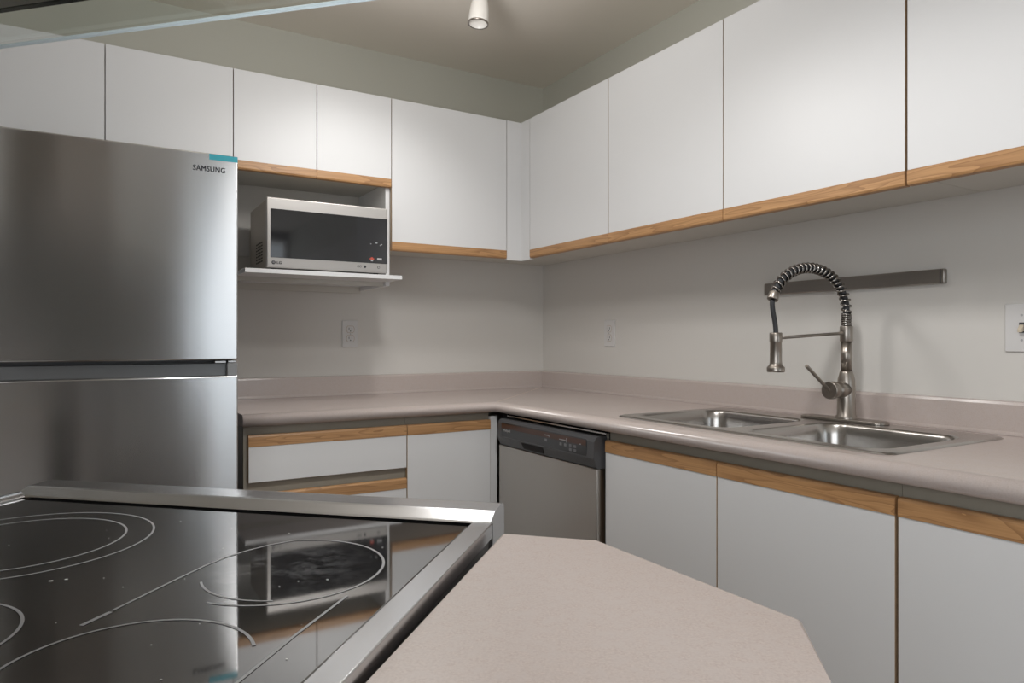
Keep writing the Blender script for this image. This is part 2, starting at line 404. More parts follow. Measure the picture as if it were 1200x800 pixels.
# corner unit with an L-shaped white filler post
t = thing('corner_cabinet', 'narrow white corner post and cabinet where the two upper runs meet', 'cabinet', (-.2, -.2, UC))
b = nb(); box(b, -.4070, -.001, UD+.022, -.0005, UC, UZ1-.002); box(b, UD+.022, -.001, -.4055, UD+.0215, UC, UZ1-.002); part('carcass', b, M['laminate_warm'], t)
b = nb(); prism(b, [(-.4075, UD), (-.4075, UD+.018), (UD+.018, UD+.018), (UD+.018, -.4055), (UD, -.4055), (UD, UD)][::-1], 1.488, UZ1, 0); part('filler_post', b, M['laminate'], t)
# sink run, frame rotated: u = -y
upper('two-door white wall cabinet on the sink wall, nearest the corner', .4068, 1.4608, UC, R_RIGHT, [(.4068, .9314), (.9314, 1.4608)], UZ0, UZW)
upper('single wide-door white wall cabinet above the sink', 1.4608, 1.9941, UC, R_RIGHT, [(1.4608, 1.9926)], UZ0, UZW)
upper('white wall cabinet at the right edge, beyond the sink', 1.9941, 2.75, UC, R_RIGHT, [(1.9956, 2.37), (2.37, 2.75)], UZ0, UZW)

# ================================================================== BASE CABINETS
FR = -.6092; BZW, BZ1 = .8119, .8476
def base_cab(label, u0, u1, rot, fronts, stiles=(), rails=()):
    t = thing('base_cabinet', label, 'cabinet', ((u0+u1)/2, -.3, 0), rot)
    b = nb(); fy = FR+.0195
    box(b, u0+.0005, u0+.018, fy+.018, -.002, .09, .8750); box(b, u1-.018, u1-.0005, fy+.018, -.002, .09, .8750)
    box(b, u0+.0005, u1-.0005, fy+.018, -.002, .09, .108); box(b, u0+.018, u1-.018, -.012, -.002, .108, .8750)
    part('carcass', b, M['laminate_warm'], t)
    b = nb()
    box(b, u0+.0005, u0+.03, fy, fy+.018, .09, .8750); box(b, u1-.03, u1-.0005, fy, fy+.018, .09, .8750)
    box(b, u0+.03, u1-.03, fy, fy+.018, .79, .8750); box(b, u0+.03, u1-.03, fy, fy+.018, .09, .13)
    for s in stiles: box(b, s-.02, s+.02, fy, fy+.018, .13, .79)
    for z in rails: box(b, u0+.03, u1-.03, fy, fy+.018, z, z+.08)
    part('face_frame', b, M['cabinet_frame'], t)
    b = nb(); box(b, u0+.001, u1-.001, fy+.07, fy+.085, 0, .0895); part('toe_kick', b, M['darkgap'], t)
    for a, c, z0, z1, nm in fronts:
        door(t, a, c, z0, z1, z1-(BZ1-BZW), FR, wood='top', name=nm)
    return t
base_cab('white drawer cabinet with oak strips beside the refrigerator', -1.5155, -.9756, 0,
         [(-1.5044, -.9756, .699, BZ1, 'drawer'), (-1.5044, -.9756, .42, .6625, 'drawer'), (-1.5044, -.9756, .115, .40, 'drawer')], rails=(.645, .385))
t = base_cab('single-door white base cabinet between the drawers and the dishwasher', -.9756, -.6385, 0, [(-.9756, -.6394, .115, BZ1, 'door')])
b = nb(); box(b, -.6383, -.6095, FR+.004, FR+.022, .09, .8595); part('filler_strip', b, M['laminate'], t)
t = base_cab('two-door white base cabinet under the sink', 1.2537, 2.1291, R_RIGHT, [(1.2537, 1.6866, .115, BZ1, 'door'), (1.6866, 2.1276, .115, BZ1, 'door')], stiles=(1.6866,))
base_cab('white base cabinet at the right edge, right of the sink cabinet', 2.1291, 2.80, R_RIGHT, [(2.1306, 2.80, .115, BZ1, 'door')])

# ================================================================== WORKTOP
t = thing('kitchen_worktop', 'L-shaped pinkish beige laminate worktop with backsplash on the base cabinets', 'countertop', (-.5, -.6, .876))
CD = .6334; CT = .914; XL, YE = -1.523, -2.80
SK = (-.560, -.068, -2.085, -1.235)      # sink rim x0,x1,y0,y1
b = nb()
RN = .0195
prof = [(0.030, CT)]+[(RN-RN*math.sin(PI*k/14), CT-RN+RN*math.cos(PI*k/14)) for k in range(15)]+[(.030, CT-2*RN)]
secs = []
for (fx, fy) in ((lambda d: XL, lambda d: -CD+d), (lambda d: -CD+d, lambda d: -CD+d), (lambda d: -CD+d, lambda d: YE)):
    secs.append([b.verts.new((fx(d), fy(d), z)) for d, z in prof])
for a, c in zip(secs, secs[1:]):
    for i in range(len(prof)-1):
        f = b.faces.new((a[i], a[i+1], c[i+1], c[i])); f.smooth = True
b.faces.new(secs[0]); b.faces.new(secs[2][::-1])
q = -CD+.030
L = [(XL, q), (XL, 0-.0005), (-.0005, -.0005), (-.0005, YE), (q, YE), (q, q)]
hole = rrect(SK[0]+.022, SK[1]-.022, SK[2]+.022, SK[3]-.022, .03, 4)
for z in (CT, CT-2*RN): fill(b, [L, hole], z)
for (xa, ya), (xb, yb) in zip(L, L[1:]+L[:1]):
    if (xa, ya) in ((XL, q), (-.0005, YE)): b.faces.new([b.verts.new(p) for p in ((xa, ya, CT), (xb, yb, CT), (xb, yb, CT-2*RN), (xa, ya, CT-2*RN))])
part('worktop_slab', b, M['counter'], t)
b = nb()
SP = .9964
bp = [(.021, CT+.0003), (.0205, CT+.005), (.019, CT+.010), (.019, SP-.008), (.0165, SP-.002), (.011, SP), (.0005, SP), (.0005, CT+.0003)]
secs = []
for (fx, fy) in ((lambda d: XL, lambda d: -d), (lambda d: -d, lambda d: -d), (lambda d: -d, lambda d: YE)):
    secs.append([b.verts.new((fx(d), fy(d), z)) for d, z in bp])
for a, c in zip(secs, secs[1:]):
    for i in range(len(bp)): b.faces.new((a[i], a[(i+1) % len(bp)], c[(i+1) % len(bp)], c[i]))
b.faces.new(secs[0]); b.faces.new(secs[2][::-1])
part('backsplash', b, M['counter'], t)
b = nb(); prism(b, [(-CD+.012, -CD+.011), (-CD+.013, -CD+.010), (-.0215, -.0225), (-.0225, -.0215)], CT, CT+.0002); part('mitre_seam', b, M['edge_tan'], t, normals=True)

# ================================================================== DISHWASHER  (frame R_RIGHT, u = -y, v = x)
t = thing('dishwasher', 'stainless dishwasher with charcoal control panel under the worktop', 'dishwasher', (.95, -.3, 0), R_RIGHT)
u0, u1, vf = .668, 1.243, -.640
b = nb(); box(b, .6395, 1.2525, -.585, -.02, .10, .868); part('tub', b, M['darkgap'], t)
b = nb(); box(b, .662, 1.252, -.60, -.592, .862, .866); box(b, 1.247, 1.2515, -.60, -.592, .70, .866); part('mounting_strip', b, M['steel'], t)
b = nb(); box(b, u0-.012, u1-.002, vf+.010, -.590, .12, .760, .003, 2); part('door', b, M['steel_dw'], t)
b = nb(); sweep_x(b, [(-.590, .7605), (vf+.014, .7605), (vf+.009, .763), (vf-.004, .792), (vf-.002, .842), (vf+.004, .853), (vf+.014, .857), (-.590, .857)], u0, u1)
cp = part('control_panel', b, M['charcoal'], t, 'charcoal plastic control panel')
b = nb()
pl = rrect(u0+.030, u1-.035, .796, .847, .006, 4)
lo = [b.verts.new((x, vf-.0026, z)) for x, z in pl]; hi = [b.verts.new((x, vf-.0044, z)) for x, z in pl]
b.faces.new(hi)
for i in range(len(pl)): b.faces.new((lo[i], lo[(i+1) % len(pl)], hi[(i+1) % len(pl)], hi[i]))
part('fascia', b, M['charcoal_gloss'], cp)
b = nb(); box(b, u0+.031, u1-.037, vf-.0049, vf-.0043, .8265, .8435, .0002, 1)
part('fascia_band', b, plain('brown_gloss', (.075, .035, .025), .2), cp, 'dark brown band')
b = nb()
for k in range(5): box(b, u0+.045+k*.011, u0+.053+k*.011, vf-.0056, vf-.0046, .8435, .8455)
part('vent_slots', b, M['darkgap'], cp)
b = nb(); hp = [(u0+.165, .7885), (u0+.300, .7885), (u0+.294, .768), (u0+.172, .768)]
lo = [b.verts.new((x, vf-.0025+.012*(1 if z < .78 else 0)*0, z)) for x, z in hp]
for i, (x, z) in enumerate(hp): pass
hi = [b.verts.new((x, vf-.0042+(.0075 if z < .78 else 0), z)) for x, z in hp]; lo2 = [b.verts.new((x, vf+.006, z)) for x, z in hp]
b.faces.new(hi)
for i in range(4): b.faces.new((lo2[i], lo2[(i+1) % 4], hi[(i+1) % 4], hi[i]))
for v in lo: b.verts.remove(v)
part('handle_pocket', b, M['darkgap'], cp)
for du, z in ((.315, .8175), (.400, .8155), (.425, .8155), (.452, .8170), (.476, .8170), (.452, .8045), (.476, .8045)): 
    b = nb(); box(b, u0+du, u0+du+.013, vf-.0062, vf-.0043, z-.004, z+.005, .001, 1); part('button', b, M['button_grey'], cp)
for du, w, z in ((.313, .028, .834), (.398, .034, .830), (.505, .008, .828)):
    b = nb(); box(b, u0+du, u0+du+w, vf-.0054, vf-.0048, z-.0008, z+.0014); part('printed_mark', b, M['greyprint'], cp)
for du, za, zb in ((.339, .829, .837), (.437, .824, .838)):
    b = nb(); box(b, u0+du, u0+du+.002, vf-.0054, vf-.0048, za, zb); part('printed_mark', b, M['greyprint'], cp)
letters('maker_logo', 'Whirlpool', .0125, (u0+.040, vf-.0048, .8155), FRONT, M['plate'], cp, .0003, 0, 1, .0003)

# ================================================================== SINK
t = thing('kitchen_sink', 'double-bowl stainless steel drop-in sink set in the worktop', 'sink', (-.3, -1.66, .914))
b = nb()
z1 = .9185
bowls = [(-.528, -.168, -1.637, -1.272), (-.528, -.168, -2.048, -1.683)]
outer = rrect(*SK, .035, 6)
inner_loops = [rrect(*bw, .055, 7) for bw in bowls]
o2 = rrect(SK[0]+.008, SK[1]-.008, SK[2]+.008, SK[3]-.008, .03, 6)
loops = fill(b, [o2]+inner_loops, z1)
ov = [b.verts.new((x, y, CT+.0004)) for x, y in outer]
om = [b.verts.new((x*.5+a*.5, y*.5+c*.5, z1-.0008)) for (x, y), (a, c) in zip(outer, o2)]
n = len(outer)
for i in range(n):
    for p, r_ in ((ov, om), (om, loops[0])):
        f = b.faces.new((p[i], p[(i+1) % n], r_[(i+1) % n], r_[i])); f.smooth = True
part('rim', b, M['sink_steel'], t, normals=True)
for bw in bowls:
    b = nb(); prev = None
    for off, z, r in ((0, z1, .055), (.003, z1-.002, .055), (.006, z1-.008, .054), (.010, z1-.03, .054), (.016, z1-.10, .052), (.022, z1-.145, .050), (.032, z1-.165, .045), (.055, z1-.175, .035), (.10, z1-.178, .02)):
        ring = [b.verts.new((x, y, z)) for x, y in rrect(bw[0]+off, bw[1]-off, bw[2]+off, bw[3]-off, r, 7)]
        if prev:
            for i in range(len(ring)):
                f = b.faces.new((prev[i], prev[(i+1) % len(ring)], ring[(i+1) % len(ring)], ring[i])); f.smooth = True
        prev = ring
    f = b.faces.new(prev); f.smooth = True
    # the bowl wall is a shell: turn its faces to the inside
    bmesh.ops.recalc_face_normals(b, faces=b.faces); bmesh.ops.reverse_faces(b, faces=b.faces)
    w = part('bowl', b, M['sink_steel'], t, normals=False)
    b = nb(); cxb, cyb = (bw[0]+bw[1])/2, (bw[2]+bw[3])/2
    lathe(b, (cxb, cyb, z1-.1775), [(.045, 0), (.045, .002), (.038, .003), (.030, .001), (.001, .001)]); part('drain', b, M['chrome'], w)

# ================================================================== FAUCET
fx, fy_, fz = -.110, -1.700, .9192
t = thing('spring_faucet', 'brushed nickel pull-down faucet with coiled spring neck behind the sink bowls', 'faucet', (fx, fy_, fz))
b = nb(); prism(b, rrect(fx-.030, fx+.030, fy_-.118, fy_+.138, .028, 8), fz, fz+.007, .003, 3); part('deck_plate', b, M['nickel'], t)
b = nb()
rings = lathe(b, (fx, fy_, fz+.007), [(.028, 0), (.028, .006), (.0245, .010), (.0235, .09), (.0225, .110), (.0175, .128), (.0158, .134)], 36); b.faces.new(rings[-1])
cyl(b, (fx, fy_, fz+.088), (fx-.060, fy_, fz+.088), .0225, .0225, 32)
part('body', b, M['nickel'], t)
b = nb(); cyl(b, (fx-.0605, fy_, fz+.088), (fx-.078, fy_, fz+.088), .0245, .0245, 32, .002)
h = part('handle', b, M['nickel'], t)
b = nb(); cyl(b, (fx-.074, fy_, fz+.086), (fx-.170, fy_+.004, fz+.157), .0048, .0048, 16, .001); part('lever', b, M['nickel'], h)
b = nb(); cyl(b, (fx, fy_, fz+.141), (fx, fy_, fz+.222), .0148, .0148, 32); part('column', b, M['nickel'], t)
b = nb(); cyl(b, (fx, fy_, fz+.222), (fx, fy_, fz+.265), .0172, .0172, 32, .0015)
part('column_collar', b, M['nickel'], t)
# neck path: straight up, half arch, down to the nozzle collar
z_s = fz+.265
ax, az, rx, rz = -.2665, 1.228, .1565, .110
path = [Vector((fx, fy_, z_s)), Vector((fx, fy_, 1.228))]
arch = []
for k in range(1, 61):
    a = math.radians(198)*k/60
    arch.append(Vector((ax+rx*math.cos(a), fy_, az+rz*math.sin(a))))
# end the arch on the collar
arch = [p for p in arch if not (p.x < ax and p.z < 1.262)]
full = [Vector((fx, fy_, z_s+(1.228-z_s)*k/8)) for k in range(9)] + arch
def resample(pts, step):
    out = [pts[0]]; acc = 0
    for a, c in zip(pts, pts[1:]):
        d = (c-a).length; s = step-acc
        while s <= d: out.append(a+(c-a)*(s/d)); s += step
        acc = (acc+d) % step
    return out
fine = resample(full, .0008)
b = nb(); pts = []; ph = 0; acc = 0
up = Vector((0, 1, 0))
for i in range(len(fine)):
    tdir = (fine[min(i+1, len(fine)-1)]-fine[max(i-1, 0)]).normalized(); side = up.cross(tdir).normalized()
    s = i*.0008
    pitch = .0058 if s < .036 else .0165
    ph += 2*PI*.0008/pitch
    pts.append(fine[i]+(up*math.cos(ph)+side*math.sin(ph))*.0118)
tube(b, pts, .0033, 6); part('coil_spring', b, M['coil'], t)
b = nb(); tube(b, [Vector((fx, fy_, z_s-.01))]+full[1:], .0085, 12); part('inner_hose', b, M['rubber'], t)
end = full[-1]; dirn = Vector((-.45, 0, -1)).normalized()
b = nb(); cyl(b, end-dirn*.006, end+dirn*.016, .0128, .0145, 28, .002); part('neck_ferrule', b, M['nickel'], t)
e0 = end+dirn*.016
b = nb(); sx = -.4085
hp = []
for k in range(17):
    s = k/16; p0, p1, p2, p3 = e0, e0+Vector((-.004, 0, -.03)), Vector((sx+.0, fy_, 1.20)), Vector((sx, fy_, 1.160))
    hp.append(p0*(1-s)**3+p1*3*s*(1-s)**2+p2*3*s*s*(1-s)+p3*s**3)
tube(b, hp, .0062, 12); part('spray_hose', b, M['rubber'], t, 'dark grey flexible hose')
b = nb()
r_ = lathe(b, (sx, fy_, 0), [(.001, 1.0625), (.020, 1.0625), (.0218, 1.0635), (.0222, 1.0660), (.0222, 1.0745), (.0215, 1.0755), (.0170, 1.0800), (.0155, 1.0830), (.0148, 1.0900), (.0143, 1.139), (.0146, 1.1395)], 32)
sp = part('spray_head', b, M['nickel'], t)
b = nb(); rr = lathe(b, (sx, fy_, 0), [(.0152, 1.139), (.0157, 1.141), (.0157, 1.162), (.0145, 1.164), (.001, 1.164)], 32)
part('holder_ring', b, M['nickel'], t)
b = nb(); box(b, sx+.0115, sx+.019, fy_-.005, fy_+.005, 1.097, 1.125, .002, 2); part('spray_button', b, M['black'], sp, 'black spray toggle')
b = nb(); cyl(b, (sx+.016, fy_, 1.151), (fx-.018, fy_, 1.164), .0042, .0042, 16); part('support_arm', b, M['nickel'], t)

# ================================================================== WALL FITTINGS
def outlet(u, z, rot, label):
    t = thing('wall_outlet', label, 'outlet', (u, 0, z), rot, 'duplex outlets')
    b = nb(); box(b, u-.035, u+.035, -.006, -.0003, z-.057, z+.057, .002, 2); part('cover_plate', b, M['plate'], t)
    for s in (1, -1):
        b = nb(); zc = z+s*.0195
        pl = [(u+.0165*math.cos(a)*1.0, zc+max(-.0135, min(.0135, .0175*math.sin(a)))) for a in [2*PI*k/28 for k in range(28)]]
        lo = [b.verts.new((x, -.0058, zz)) for x, zz in pl]; hi = [b.verts.new((x, -.0075, zz)) for x, zz in pl]; b.faces.new(hi)
        for i in range(28): b.faces.new((lo[i], lo[(i+1) % 28], hi[(i+1) % 28], hi[i]))
        r = part('receptacle', b, M['plate'], t)
        b = nb(); big = [((x-u)*1.09+u, (zz-zc)*1.09+zc) for x, zz in pl]
        A = [b.verts.new((x, -.0066, zz)) for x, zz in pl]; B_ = [b.verts.new((x, -.0066, zz)) for x, zz in big]
        for i in range(28): b.faces.new((A[i], A[(i+1) % 28], B_[(i+1) % 28], B_[i]))
        part('outline', b, M['edge_tan'], r)
        b = nb(); box(b, u-.0075, u-.0052, -.0080, -.0074, zc-.002, zc+.007); box(b, u+.0052, u+.0075, -.0080, -.0074, zc-.002, zc+.007)
        cyl(b, (u, -.0080, zc-.0075), (u, -.0074, zc-.0075), .0026, seg=12); part('slots', b, M['darkprint'], r)
    b = nb(); cyl(b, (u, -.0068, z), (u, -.0058, z), .0028, seg=14); part('screw', b, M['greyprint'], t)
outlet(-.985, 1.1725, 0, 'white duplex outlet on the wall below the microwave')
outlet(.526, 1.1755, R_RIGHT, 'white duplex outlet on the sink wall near the corner')
u, z = 2.0845, 1.1745
t = thing('light_switch', 'white wall plate with ivory toggle switch at the right edge', 'light switch', (u, 0, z), R_RIGHT)
b = nb(); box(b, u-.0365, u+.0365, -.006, -.0003, z-.058, z+.058, .002, 2); part('cover_plate', b, M['plate'], t)
b = nb(); box(b, u-.0055, u+.0055, -.0068, -.0055, z-.0125, z+.0125); part('toggle_slot', b, M['darkprint'], t)
b = nb(); sweep_x(b, [(-.006, z-.008), (-.006, z+.008), (-.017, z-.004), (-.017, z-.011)], u-.0045, u+.0045); part('toggle', b, M['switch'], t, 'ivory toggle')
for s in (1, -1):
    b = nb(); cyl(b, (u, -.0068, z+s*.030), (u, -.0058, z+s*.030), .0028, seg=14); part('screw', b, M['greyprint'], t)
# plate half hidden behind the microwave
b = nb(); box(b, -1.452, -1.392, -.006, -.0003, 1.475, 1.588, .002, 2)
single('blank_wall_plate', b, M['plate'], 'pale wall plate half hidden behind the left side of the microwave', 'wall plate', (-1.42, 0, 1.53))
u0, u1 = 1.345, 1.913
t = thing('magnetic_knife_strip', 'bare dark steel knife strip on the wall behind the faucet', 'knife strip', ((u0+u1)/2, 0, 1.312), R_RIGHT)
b = nb(); box(b, u0, u1, -.016, -.0005, 1.2925, 1.3315, .003, 2); part('bar', b, brushed('knife_strip_steel', (.36, .335, .31), .30, 0, 0, (3, 500, 500), .02), t)
b = nb(); box(b, u1-.012, u1-.009, -.0166, -.0155, 1.294, 1.330); part('end_seam', b, M['darkprint'], t)

# ================================================================== MICROWAVE
mx0, mx1, my, mz0, mz1 = -1.4145, -.9845, -.440, 1.3925, 1.6325
t = thing('microwave_oven', 'stainless countertop microwave on the shelf beside the refrigerator', 'microwave', ((mx0+mx1)/2, my/2, 1.386))
b = nb(); box(b, mx0+.003, mx1-.003, my+.020, -.13, mz0+.002, mz1-.002, .006, 3)
bd = part('body', b, plain('grey_microwave_case', (.40, .36, .31), .42, metal=.25), t, 'brownish grey metal case')
b = nb()
for i in range(7):
    for j in range(4): box(b, mx0+.0022, mx0+.0032, my+.085+j*.030, my+.103+j*.030, 1.420+i*.011, 1.4245+i*.011)
part('side_vents', b, M['darkgap'], bd)
b = nb(); box(b, mx0, mx1, my, my+.0195, mz0, mz1, .004, 3)
dr = part('front_panel', b, brushed('microwave_steel', (.54, .52, .50), .48, .5, .0, (4, 4, 700), .02), t)
b = nb(); box(b, mx0+.0125, mx1+.0006, my-.0015, my+.002, 1.4275, 1.5935, .001, 1); gl = part('door_glass', b, M['micro_glass'], dr, 'smoked black glass')
b = nb()
for x, z, w, h_ in ((-1.050, 1.4965, .004, .0025), (-1.031, 1.5005, .008, .003), (-1.010, 1.496, .005, .003), (-1.014, 1.493, .003, .003)): box(b, x, x+w, my-.0021, my-.0014, z, z+h_)
part('display_marks', b, M['greyprint'], gl)
b = nb(); box(b, -1.052, -1.036, my-.0021, my-.0014, 1.4405, 1.4455); box(b, -1.048, -1.040, my-.0021, my-.0014, 1.4455, 1.449); part('safety_sticker', b, M['redprint'], gl, 'small red sticker')
b = nb(); box(b, -1.048, -1.040, my-.0021, my-.0014, 1.4345, 1.4395); box(b, -1.024, -1.006, my-.0021, my-.0014, 1.440, 1.4475); part('rating_sticker', b, M['greyprint'], gl)
b = nb()
lathe(b, (-1.392, my, 1.4105), [(.0001, .0012), (.0062, .0012), (.0066, 0)], 24, axis=(0, -1, 0)); part('logo_disc', b, M['darkprint'], dr)
letters('logo_face', 'G', .0085, (-1.3955, my-.0013, 1.4078), FRONT, M['greyprint'], dr, .0003)
letters('logo_letters', 'LG', .0130, (-1.3815, my-.0004, 1.4060), FRONT, M['darkprint'], dr, .0006, 0, 1.05, .0005)
for x, ri, ro in ((-1.095, .0030, .0042), (-1.087, .0030, .0042), (-1.070, .0001, .0048), (-1.018, .0035, .0050)):
    b = nb(); lathe(b, (x, my, 1.4135), [(ri, .0008), (ro, .0008), (ro, 0)], 20, axis=(0, -1, 0)); part('control_symbol', b, M['darkprint'], dr)
for x in (mx0+.03, mx1-.03):
    for y in (my+.04, -.16):
        b = nb(); cyl(b, (x, y, 1.3862), (x, y, mz0+.004), .010, seg=16); part('foot', b, M['black'], t)

# ================================================================== REFRIGERATOR
X0, X1, Y0 = -2.297, -1.5619, -.780
t = thing('refrigerator', 'large stainless top-freezer refrigerator on the left', 'refrigerator', ((X0+X1)/2, -.4, 0))
b = nb(); box(b, X0+.003, X1-.004, Y0+.066, -.06, .03, 1.655, .004, 2); part('body', b, M['fridge_side'], t)
b = nb(); box(b, X0+.02, X1-.02, Y0+.09, Y0+.12, 0, .03); part('plinth', b, M['black'], t)
b = nb(); box(b, X0, X1, Y0, Y0+.062, 1.0890, 1.6690, .004, 3); fd = part('freezer_door', b, M['fridge_steel'], t)
b = nb(); box(b, X0, X1, Y0, Y0+.062, .075, 1.0435, .004, 3); ld = part('fridge_door', b, M['fridge_steel'], t)
b = nb(); box(b, X0+.004, X1-.028, Y0+.024, Y0+.058, 1.0437, 1.0790, .001, 1); part('handle_recess', b, plain('recess_grey', (.16, .163, .165), .3, metal=.5), ld, 'dark grey recessed grip')
b = nb(); box(b, X1-.0275, X1-.001, Y0+.004, Y0+.058, 1.0437, 1.0795, .001, 1); part('end_cap', b, plain('cap_grey', (.24, .245, .25), .35), ld, 'grey end cap')
b = nb(); box(b, X1-.060, X1-.030, Y0+.010, Y0+.058, 1.0800, 1.0865, .001, 1); box(b, X1-.026, X1-.004, Y0+.006, Y0+.058, 1.0810, 1.0870, .001, 1); part('hinge', b, M['steel'], t)
b = nb(); box(b, X1-.076, X1-.001, Y0-.0006, Y0-.0001, 1.6510, 1.6670); part('protective_film', b, M['teal'], fd, 'teal film strip left on the corner')
letters('logo_letters', 'SAMSUNG', .0215, (-1.6800, Y0-.0002, 1.6168), FRONT @ Matrix.Diagonal((.80, 1, 1, 1)), M['darkprint'], fd, .0006, 0, 1.10, .0006)

# ================================================================== RANGE (turned 43.4 degrees)
RR = math.radians(-43.4)
t = thing('electric_range', 'stainless electric range with black glass cooktop in the foreground', 'range', (.0415, -2.85, 0), RR)
rb0, rb1 = -.3040, .3880
b = nb(); box(b, rb0+.006, rb1-.004, -3.165, -2.590, .02, .9085, .003, 1); part('body', b, M['fridge_side'], t)
b = nb(); box(b, rb0+.004, rb1-.004, -2.589, -2.545, .20, .80, .005, 2); dr = part('oven_door', b, M['steel'], t)
b = nb(); box(b, rb0+.09, rb1-.09, -2.5452, -2.5430, .34, .64, .001, 1); part('door_window', b, M['micro_glass'], dr)
b = nb(); tube(b, [(rb0+.05, -2.548, .76), (rb0+.05, -2.512, .76), (rb1-.05, -2.512, .76), (rb1-.05, -2.548, .76)], .010, 12); part('door_handle', b, M['steel'], dr)
b = nb(); box(b, rb0+.004, rb1-.004, -2.589, -2.55, .03, .19, .004, 2); part('storage_drawer', b, M['steel'], t)
# cooktop
b = nb(); box(b, rb0+.022, rb1-.0225, -3.160, -2.6180, .909, .9250, .001, 1); gt = part('glass_top', b, M['ceramic'], t, 'black ceramic glass')
b = nb(); sweep_x(b, [(-2.6015, .9245), (-2.5985, .9262), (-2.5798, .9333), (-2.5760, .9343), (-2.5415, .9355), (-2.5310, .9335), (-2.5273, .9260), (-2.5273, .8230), (-2.5880, .8230), (-2.5880, .9225), (-2.6000, .9225)][::-1], rb0, rb1)
rl = part('control_rail', b, M['rail_steel'], t)
b = nb(); box(b, rb0+.022, rb1-.0225, -2.6175, -2.5900, .9090, .9175); part('rail_gap', b, M['darkgap'], rl)
b = nb(); box(b, rb0+.004, rb1-.006, -2.5905, -2.5890, .8225, .9220); part('seam', b, M['darkgap'], rl)
for k in range(5):
    b = nb(); x = rb0+.10+k*.123; cyl(b, (x, -2.5265, .875), (x, -2.502, .875), .021, .018, 24, .002); kn = part('knob', b, M['black'], rl)
b = nb()
box(b, rb1-.0220, rb1+.0030, -3.1650, -2.6025, .9160, .9258, .0012, 2); box(b, rb1-.0040, rb1+.0028, -3.1650, -2.6025, .9085, .917)
part('side_trim', b, M['rail_steel'], t)
b = nb(); tube(b, [(rb0+.0135, -3.16, .9235), (rb0+.0135, -2.6035, .9235)], .0085, 14); box(b, rb0+.001, rb0+.0215, -3.16, -2.6035, .9085, .9235)
part('side_trim', b, M['chrome'], t, 'bright chrome edge trim')
b = nb(); box(b, rb0, rb1, -3.19, -3.1655, .88, .945, .003, 2); part('rear_trim', b, M['rail_steel'], t)
def ring(name, cx, cy, r, w, a0=0, a1=360, mat=None):
    b = nb(); n = max(6, int((a1-a0)/360*96)); z = .92535; close = a1-a0 >= 360
    A = []
    for k in range(n if close else n+1):
        a = math.radians(a0+(a1-a0)*k/n); A.append(tuple(b.verts.new((cx+(r+s)*math.cos(a), cy+(r+s)*math.sin(a), z)) for s in (-w/2, w/2)))
    for p, q in zip(A, A[1:]+(A[:1] if close else [])): b.faces.new((p[0], p[1], q[1], q[0]))
    part(name, b, mat or M['ring'], gt)
ring('burner_ring', -.0903, -2.7875, .1309, .0024); ring('burner_ring', -.0903, -2.7875, .1029, .0024)
ring('burner_ring', .044, -3.0174, .0845, .0025, -40, 160)
ring('burner_ring', .2404, -3.0082, .0817, .0026, 38, 200)
ring('burner_ring', .2352, -2.8009, .0938, .0025, -100, 110)
ring('burner_ring', .2457, -2.8015, .0806, .0022, -142, -72)
def stroke(pts, w, mat=None):
    b = nb(); z = .92535; A = []
    P = [Vector((x, y, z)) for x, y in pts]
    for i, p in enumerate(P):
        d = (P[min(i+1, len(P)-1)]-P[max(i-1, 0)]).normalized(); s = Vector((-d.y, d.x, 0))*w/2
        A.append((b.verts.new(p-s), b.verts.new(p+s)))
    for p, q in zip(A, A[1:]): b.faces.new((p[0], p[1], q[1], q[0]))
    part('printed_line', b, mat or M['ring'], gt)
stroke([(.1558, -2.925), (.1557, -2.857), (.1566, -2.811), (.160, -2.785), (.1681, -2.7583), (.180, -2.735), (.197, -2.715), (.222, -2.7085)], .0026)
stroke([(.1553, -2.955), (.1568, -2.9274)], .0042)
stroke([(.3264, -2.8539), (.3242, -2.9365), (.326, -3.06)], .0026)
b = nb()
for k in range(34):
    x, y = random.uniform(-.2, .34), random.uniform(-3.05, -2.65); r = random.uniform(.0005, .0013)
    vs = [b.verts.new((x+r*math.cos(2*PI*i/7), y+r*.8*math.sin(2*PI*i/7), .9254)) for i in range(7)]; b.faces.new(vs)
for x, y, r in ((.048, -2.8785, .0022), (.058, -2.872, .0018)):
    vs = [b.verts.new((x+r*math.cos(2*PI*i/7), y+r*.8*math.sin(2*PI*i/7), .9254)) for i in range(7)]; b.faces.new(vs)
o = part('crumbs', b, M['dot'], gt); o['kind'] = 'stuff'

# cabinet on the left of the range (its front shows in the lower refrigerator door)
t = thing('corner_base_cabinet', 'white base cabinet with beige top on the left of the range', 'cabinet', (-.62, -2.9, 0), RR)
b = nb(); box(b, -1.00, -.3125, -3.15, -2.672, .09, .8757); part('carcass', b, M['laminate_warm'], t)
b = nb(); box(b, -1.00, -.3125, -3.12, -2.73, 0, .0898); part('toe_kick', b, M['darkgap'], t)
b = nb(); box(b, -1.00, -.3095, -3.16, -2.630, .876, .914, .004, 3); part('worktop_slab', b, M['counter'], t)
for u0, u1 in ((-.998, -.657), (-.655, -.3145)):
    b = nb(); box(b, u0, u1, -2.6715, -2.6535, .115, .8119, .001, 1); d_ = part('door', b, M['laminate'], t)
    b = nb(); box(b, u0, u1, -2.6715, -2.6525, .8121, .8476, .003, 2); part('pull_rail', b, M['oak'], d_)

